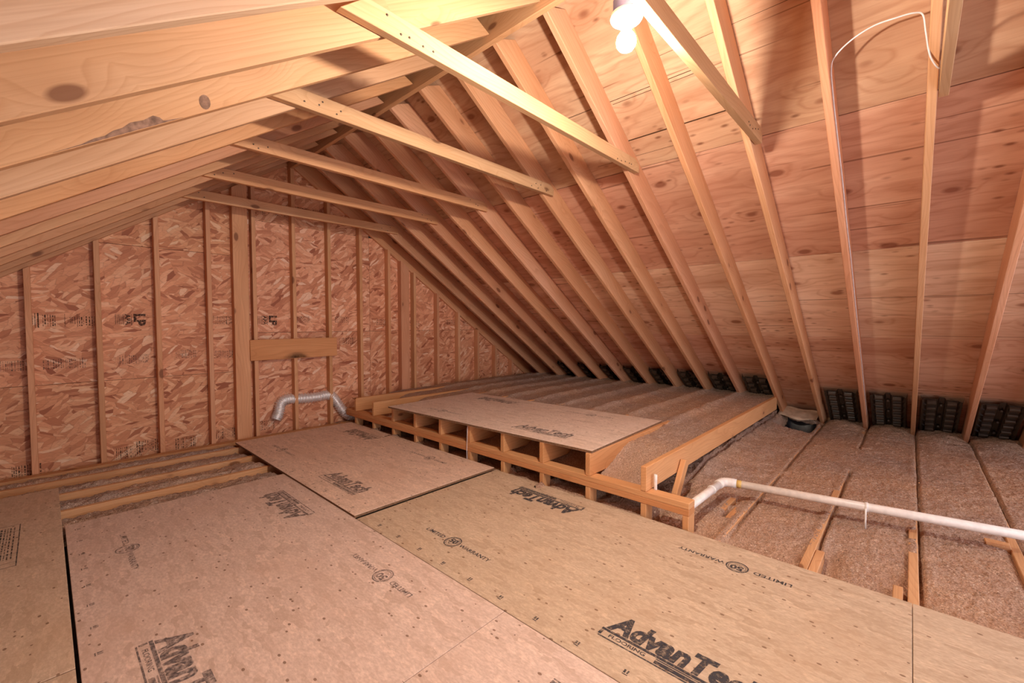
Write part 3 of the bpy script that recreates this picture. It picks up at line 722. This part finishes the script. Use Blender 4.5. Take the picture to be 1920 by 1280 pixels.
# ------------------------------------------------------------------ eave vent baffles
def baffle(k, s0, s1, label, tw=0.0):
    yc = Y0 + PITCH * k + TH + (PITCH - TH) / 2
    down = Vector((CO, 0, -SI)); nrm = Vector((SI, 0, CO))
    org = Vector((XR, yc, ZA)) + down * s0 + nrm * .145
    e = empty('vent_baffle'); e.matrix_world = frame(org, down, nrm)       # local x down slope, y along eave, z out
    L = s1 - s0; W2 = .155
    prof = [(-W2, .030), (-W2 + .012, -.030), (-W2 + .045, -.012), (-.030, -.012), (-.018, .012), (.018, .012), (.030, -.012), (W2 - .045, -.012), (W2 - .012, -.030), (W2, .030)]
    V, F = [], []; n = len(prof)
    for x in (0, L):
        for y, z in prof: V.append((x, y, z))
        for y, z in prof: V.append((x, y, z + .003))
    for j in range(n - 1):
        a, b, c, d = j, j + 1, 2 * n + j + 1, 2 * n + j
        F.append((a, b, c, d)); F.append((n + j, n + d, n + c, n + b)); F.append((a, n + a, n + b, b)); F.append((d, c, n + c, n + d))
    F.append((0, 2 * n, 3 * n, n)); F.append((n - 1, 2 * n - 1, 4 * n - 1, 3 * n - 1))
    obj('tray', mesh_from('tray', V, F, M['baffle']), e)
    rows = max(2, int(L / .13))
    for i in range(rows):
        x = .03 + i * .13
        if x + .11 > L: break
        for s in (-1, 1):
            obj('rib', RIB, e, loc=(x, s * .072, -.0125))
        if i % 2 == 1: obj('stud_bump', BUMP, e, loc=(x - .01, 0, .008))
    tag(e, label, 'vent baffle', 'dark vent baffles between the rafter feet')
RIB = prism_mesh('rib', [(0, .002), (.108, .002), (.104, -.014), (.014, -.034), (.003, -.022)], -.034, .034, M['baffle'], .002)
BUMP = lathe_mesh('stud_bump', [(.016, .0), (.014, -.016), (.008, -.024)], M['baffle'], 10)
desc = {0: 'first right of the dark open pit', -1: 'second right of the dark open pit', -2: 'third right of the dark open pit', -3: 'fourth right of the dark open pit'}
for k in (0, -1, -2, -3, -4): baffle(k, 4.80, 5.72, 'dark plastic vent baffle at the eave, ' + desc.get(k, 'outside the frame at far right'))
for n, k in enumerate(range(2, 10)): baffle(k, 4.62, 5.72, f'dark vent baffle behind the platform insulation, {ORD[n]} left of the pit')
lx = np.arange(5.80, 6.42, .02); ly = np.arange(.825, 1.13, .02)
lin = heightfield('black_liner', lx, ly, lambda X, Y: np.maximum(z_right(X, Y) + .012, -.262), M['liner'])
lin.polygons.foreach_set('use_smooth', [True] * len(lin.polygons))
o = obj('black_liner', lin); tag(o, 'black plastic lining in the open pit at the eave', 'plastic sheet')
# curled kraft paper flap over the pit
V, F = [], []
nu, nv = 10, 6
for i in range(nu):
    for j in range(nv):
        u = i / (nu - 1); v = j / (nv - 1)
        y = .80 + .40 * u; x = 6.20 + .30 * v + .02 * math.sin(u * 9); z = .055 + .03 * u - .03 * math.sin(math.pi * u) * (1 - v) + .05 * v + .005 * math.sin(11 * u + 6 * v)
        V.append((x, y, z))
n0 = len(V)
V += [(x, y, z - .008) for x, y, z in V]
for i in range(nu - 1):
    for j in range(nv - 1):
        a = i * nv + j; F.append((a, a + 1, a + nv + 1, a + nv)); F.append((n0 + a, n0 + a + nv, n0 + a + nv + 1, n0 + a + 1))
for i in range(nu - 1):
    for j in (0, nv - 1): a = i * nv + j; F.append((a, a + nv, n0 + a + nv, n0 + a))
for j in range(nv - 1):
    for i in (0, nu - 1): a = i * nv + j; F.append((a, a + 1, n0 + a + 1, n0 + a))
o = obj('insulation_flap', mesh_from('insulation_flap', V, F, M['paper'], True)); tag(o, 'curled papery insulation flap above the dark pit at the eave', 'insulation flap')

# ------------------------------------------------------------------ light fixture with lit bulb
LX, LY, LZ = 1.492, .803, 2.318
lf = empty('light_fixture', (LX, LY, LZ)); tag(lf, 'white porcelain lampholder with glowing bulb under the collar tie', 'light fixture')
obj('junction_box', lathe_mesh('junction_box', [(.046, .012), (.050, .016), (.050, .062), (.046, .066)], M['box'], 8), lf)
obj('lampholder', lathe_mesh('lampholder', [(.058, .012), (.060, .004), (.055, -.004), (.036, -.012), (.026, -.020), (.024, -.030), (.018, -.031)], M['porcelain'], 32), lf)
bulb_p = [(.013, -.030), (.014, -.040), (.022, -.052), (.032, -.066), (.036, -.082), (.034, -.096), (.025, -.109), (.012, -.116), (.003, -.118)]
obj('bulb', lathe_mesh('bulb', bulb_p, M['bulb'], 24), lf)

# ------------------------------------------------------------------ white cable
yk = Y0 - .006
def rp(x, y, d): return (x, y, zu(x) + d)
pts = [(2.52, -.108, 2.46), (2.60, -.112, 2.475), (2.72, -.110, 2.50), (2.86, -.106, 2.49), (2.90, -.085, 2.475), (2.86, -.066, zu(2.86) - .012), (2.80, -.030, zu(2.80) - .010), (2.745, -.012, zu(2.745) + .04), (2.725, .0, zu(2.725) + .10), (2.71, .03, zu(2.71) + .105),
       (2.70, .09, zu(2.70) + .10), (2.70, .17, zu(2.70) + .10), (2.715, .25, zu(2.715) + .09), (2.74, .315, zu(2.74) + .07), (2.775, .338, zu(2.775) + .055), (2.90, yk, zu(2.90) + .04), (3.10, yk, zu(3.1) + .04), (3.40, yk, zu(3.4) + .06), (3.75, yk, zu(3.75) + .05), (4.10, yk, zu(4.1) + .075), (4.60, yk, zu(4.6) + .06), (5.2, yk, zu(5.2) + .07), (5.8, yk, zu(5.8) + .06), (6.3, yk, zu(6.3) + .07)]
cb = obj('white_cable', tube_mesh('white_cable', spline(pts, 6), .0036, M['cable'], 8)); tag(cb, 'white electrical cable bent across roof deck and down a rafter', 'cable')
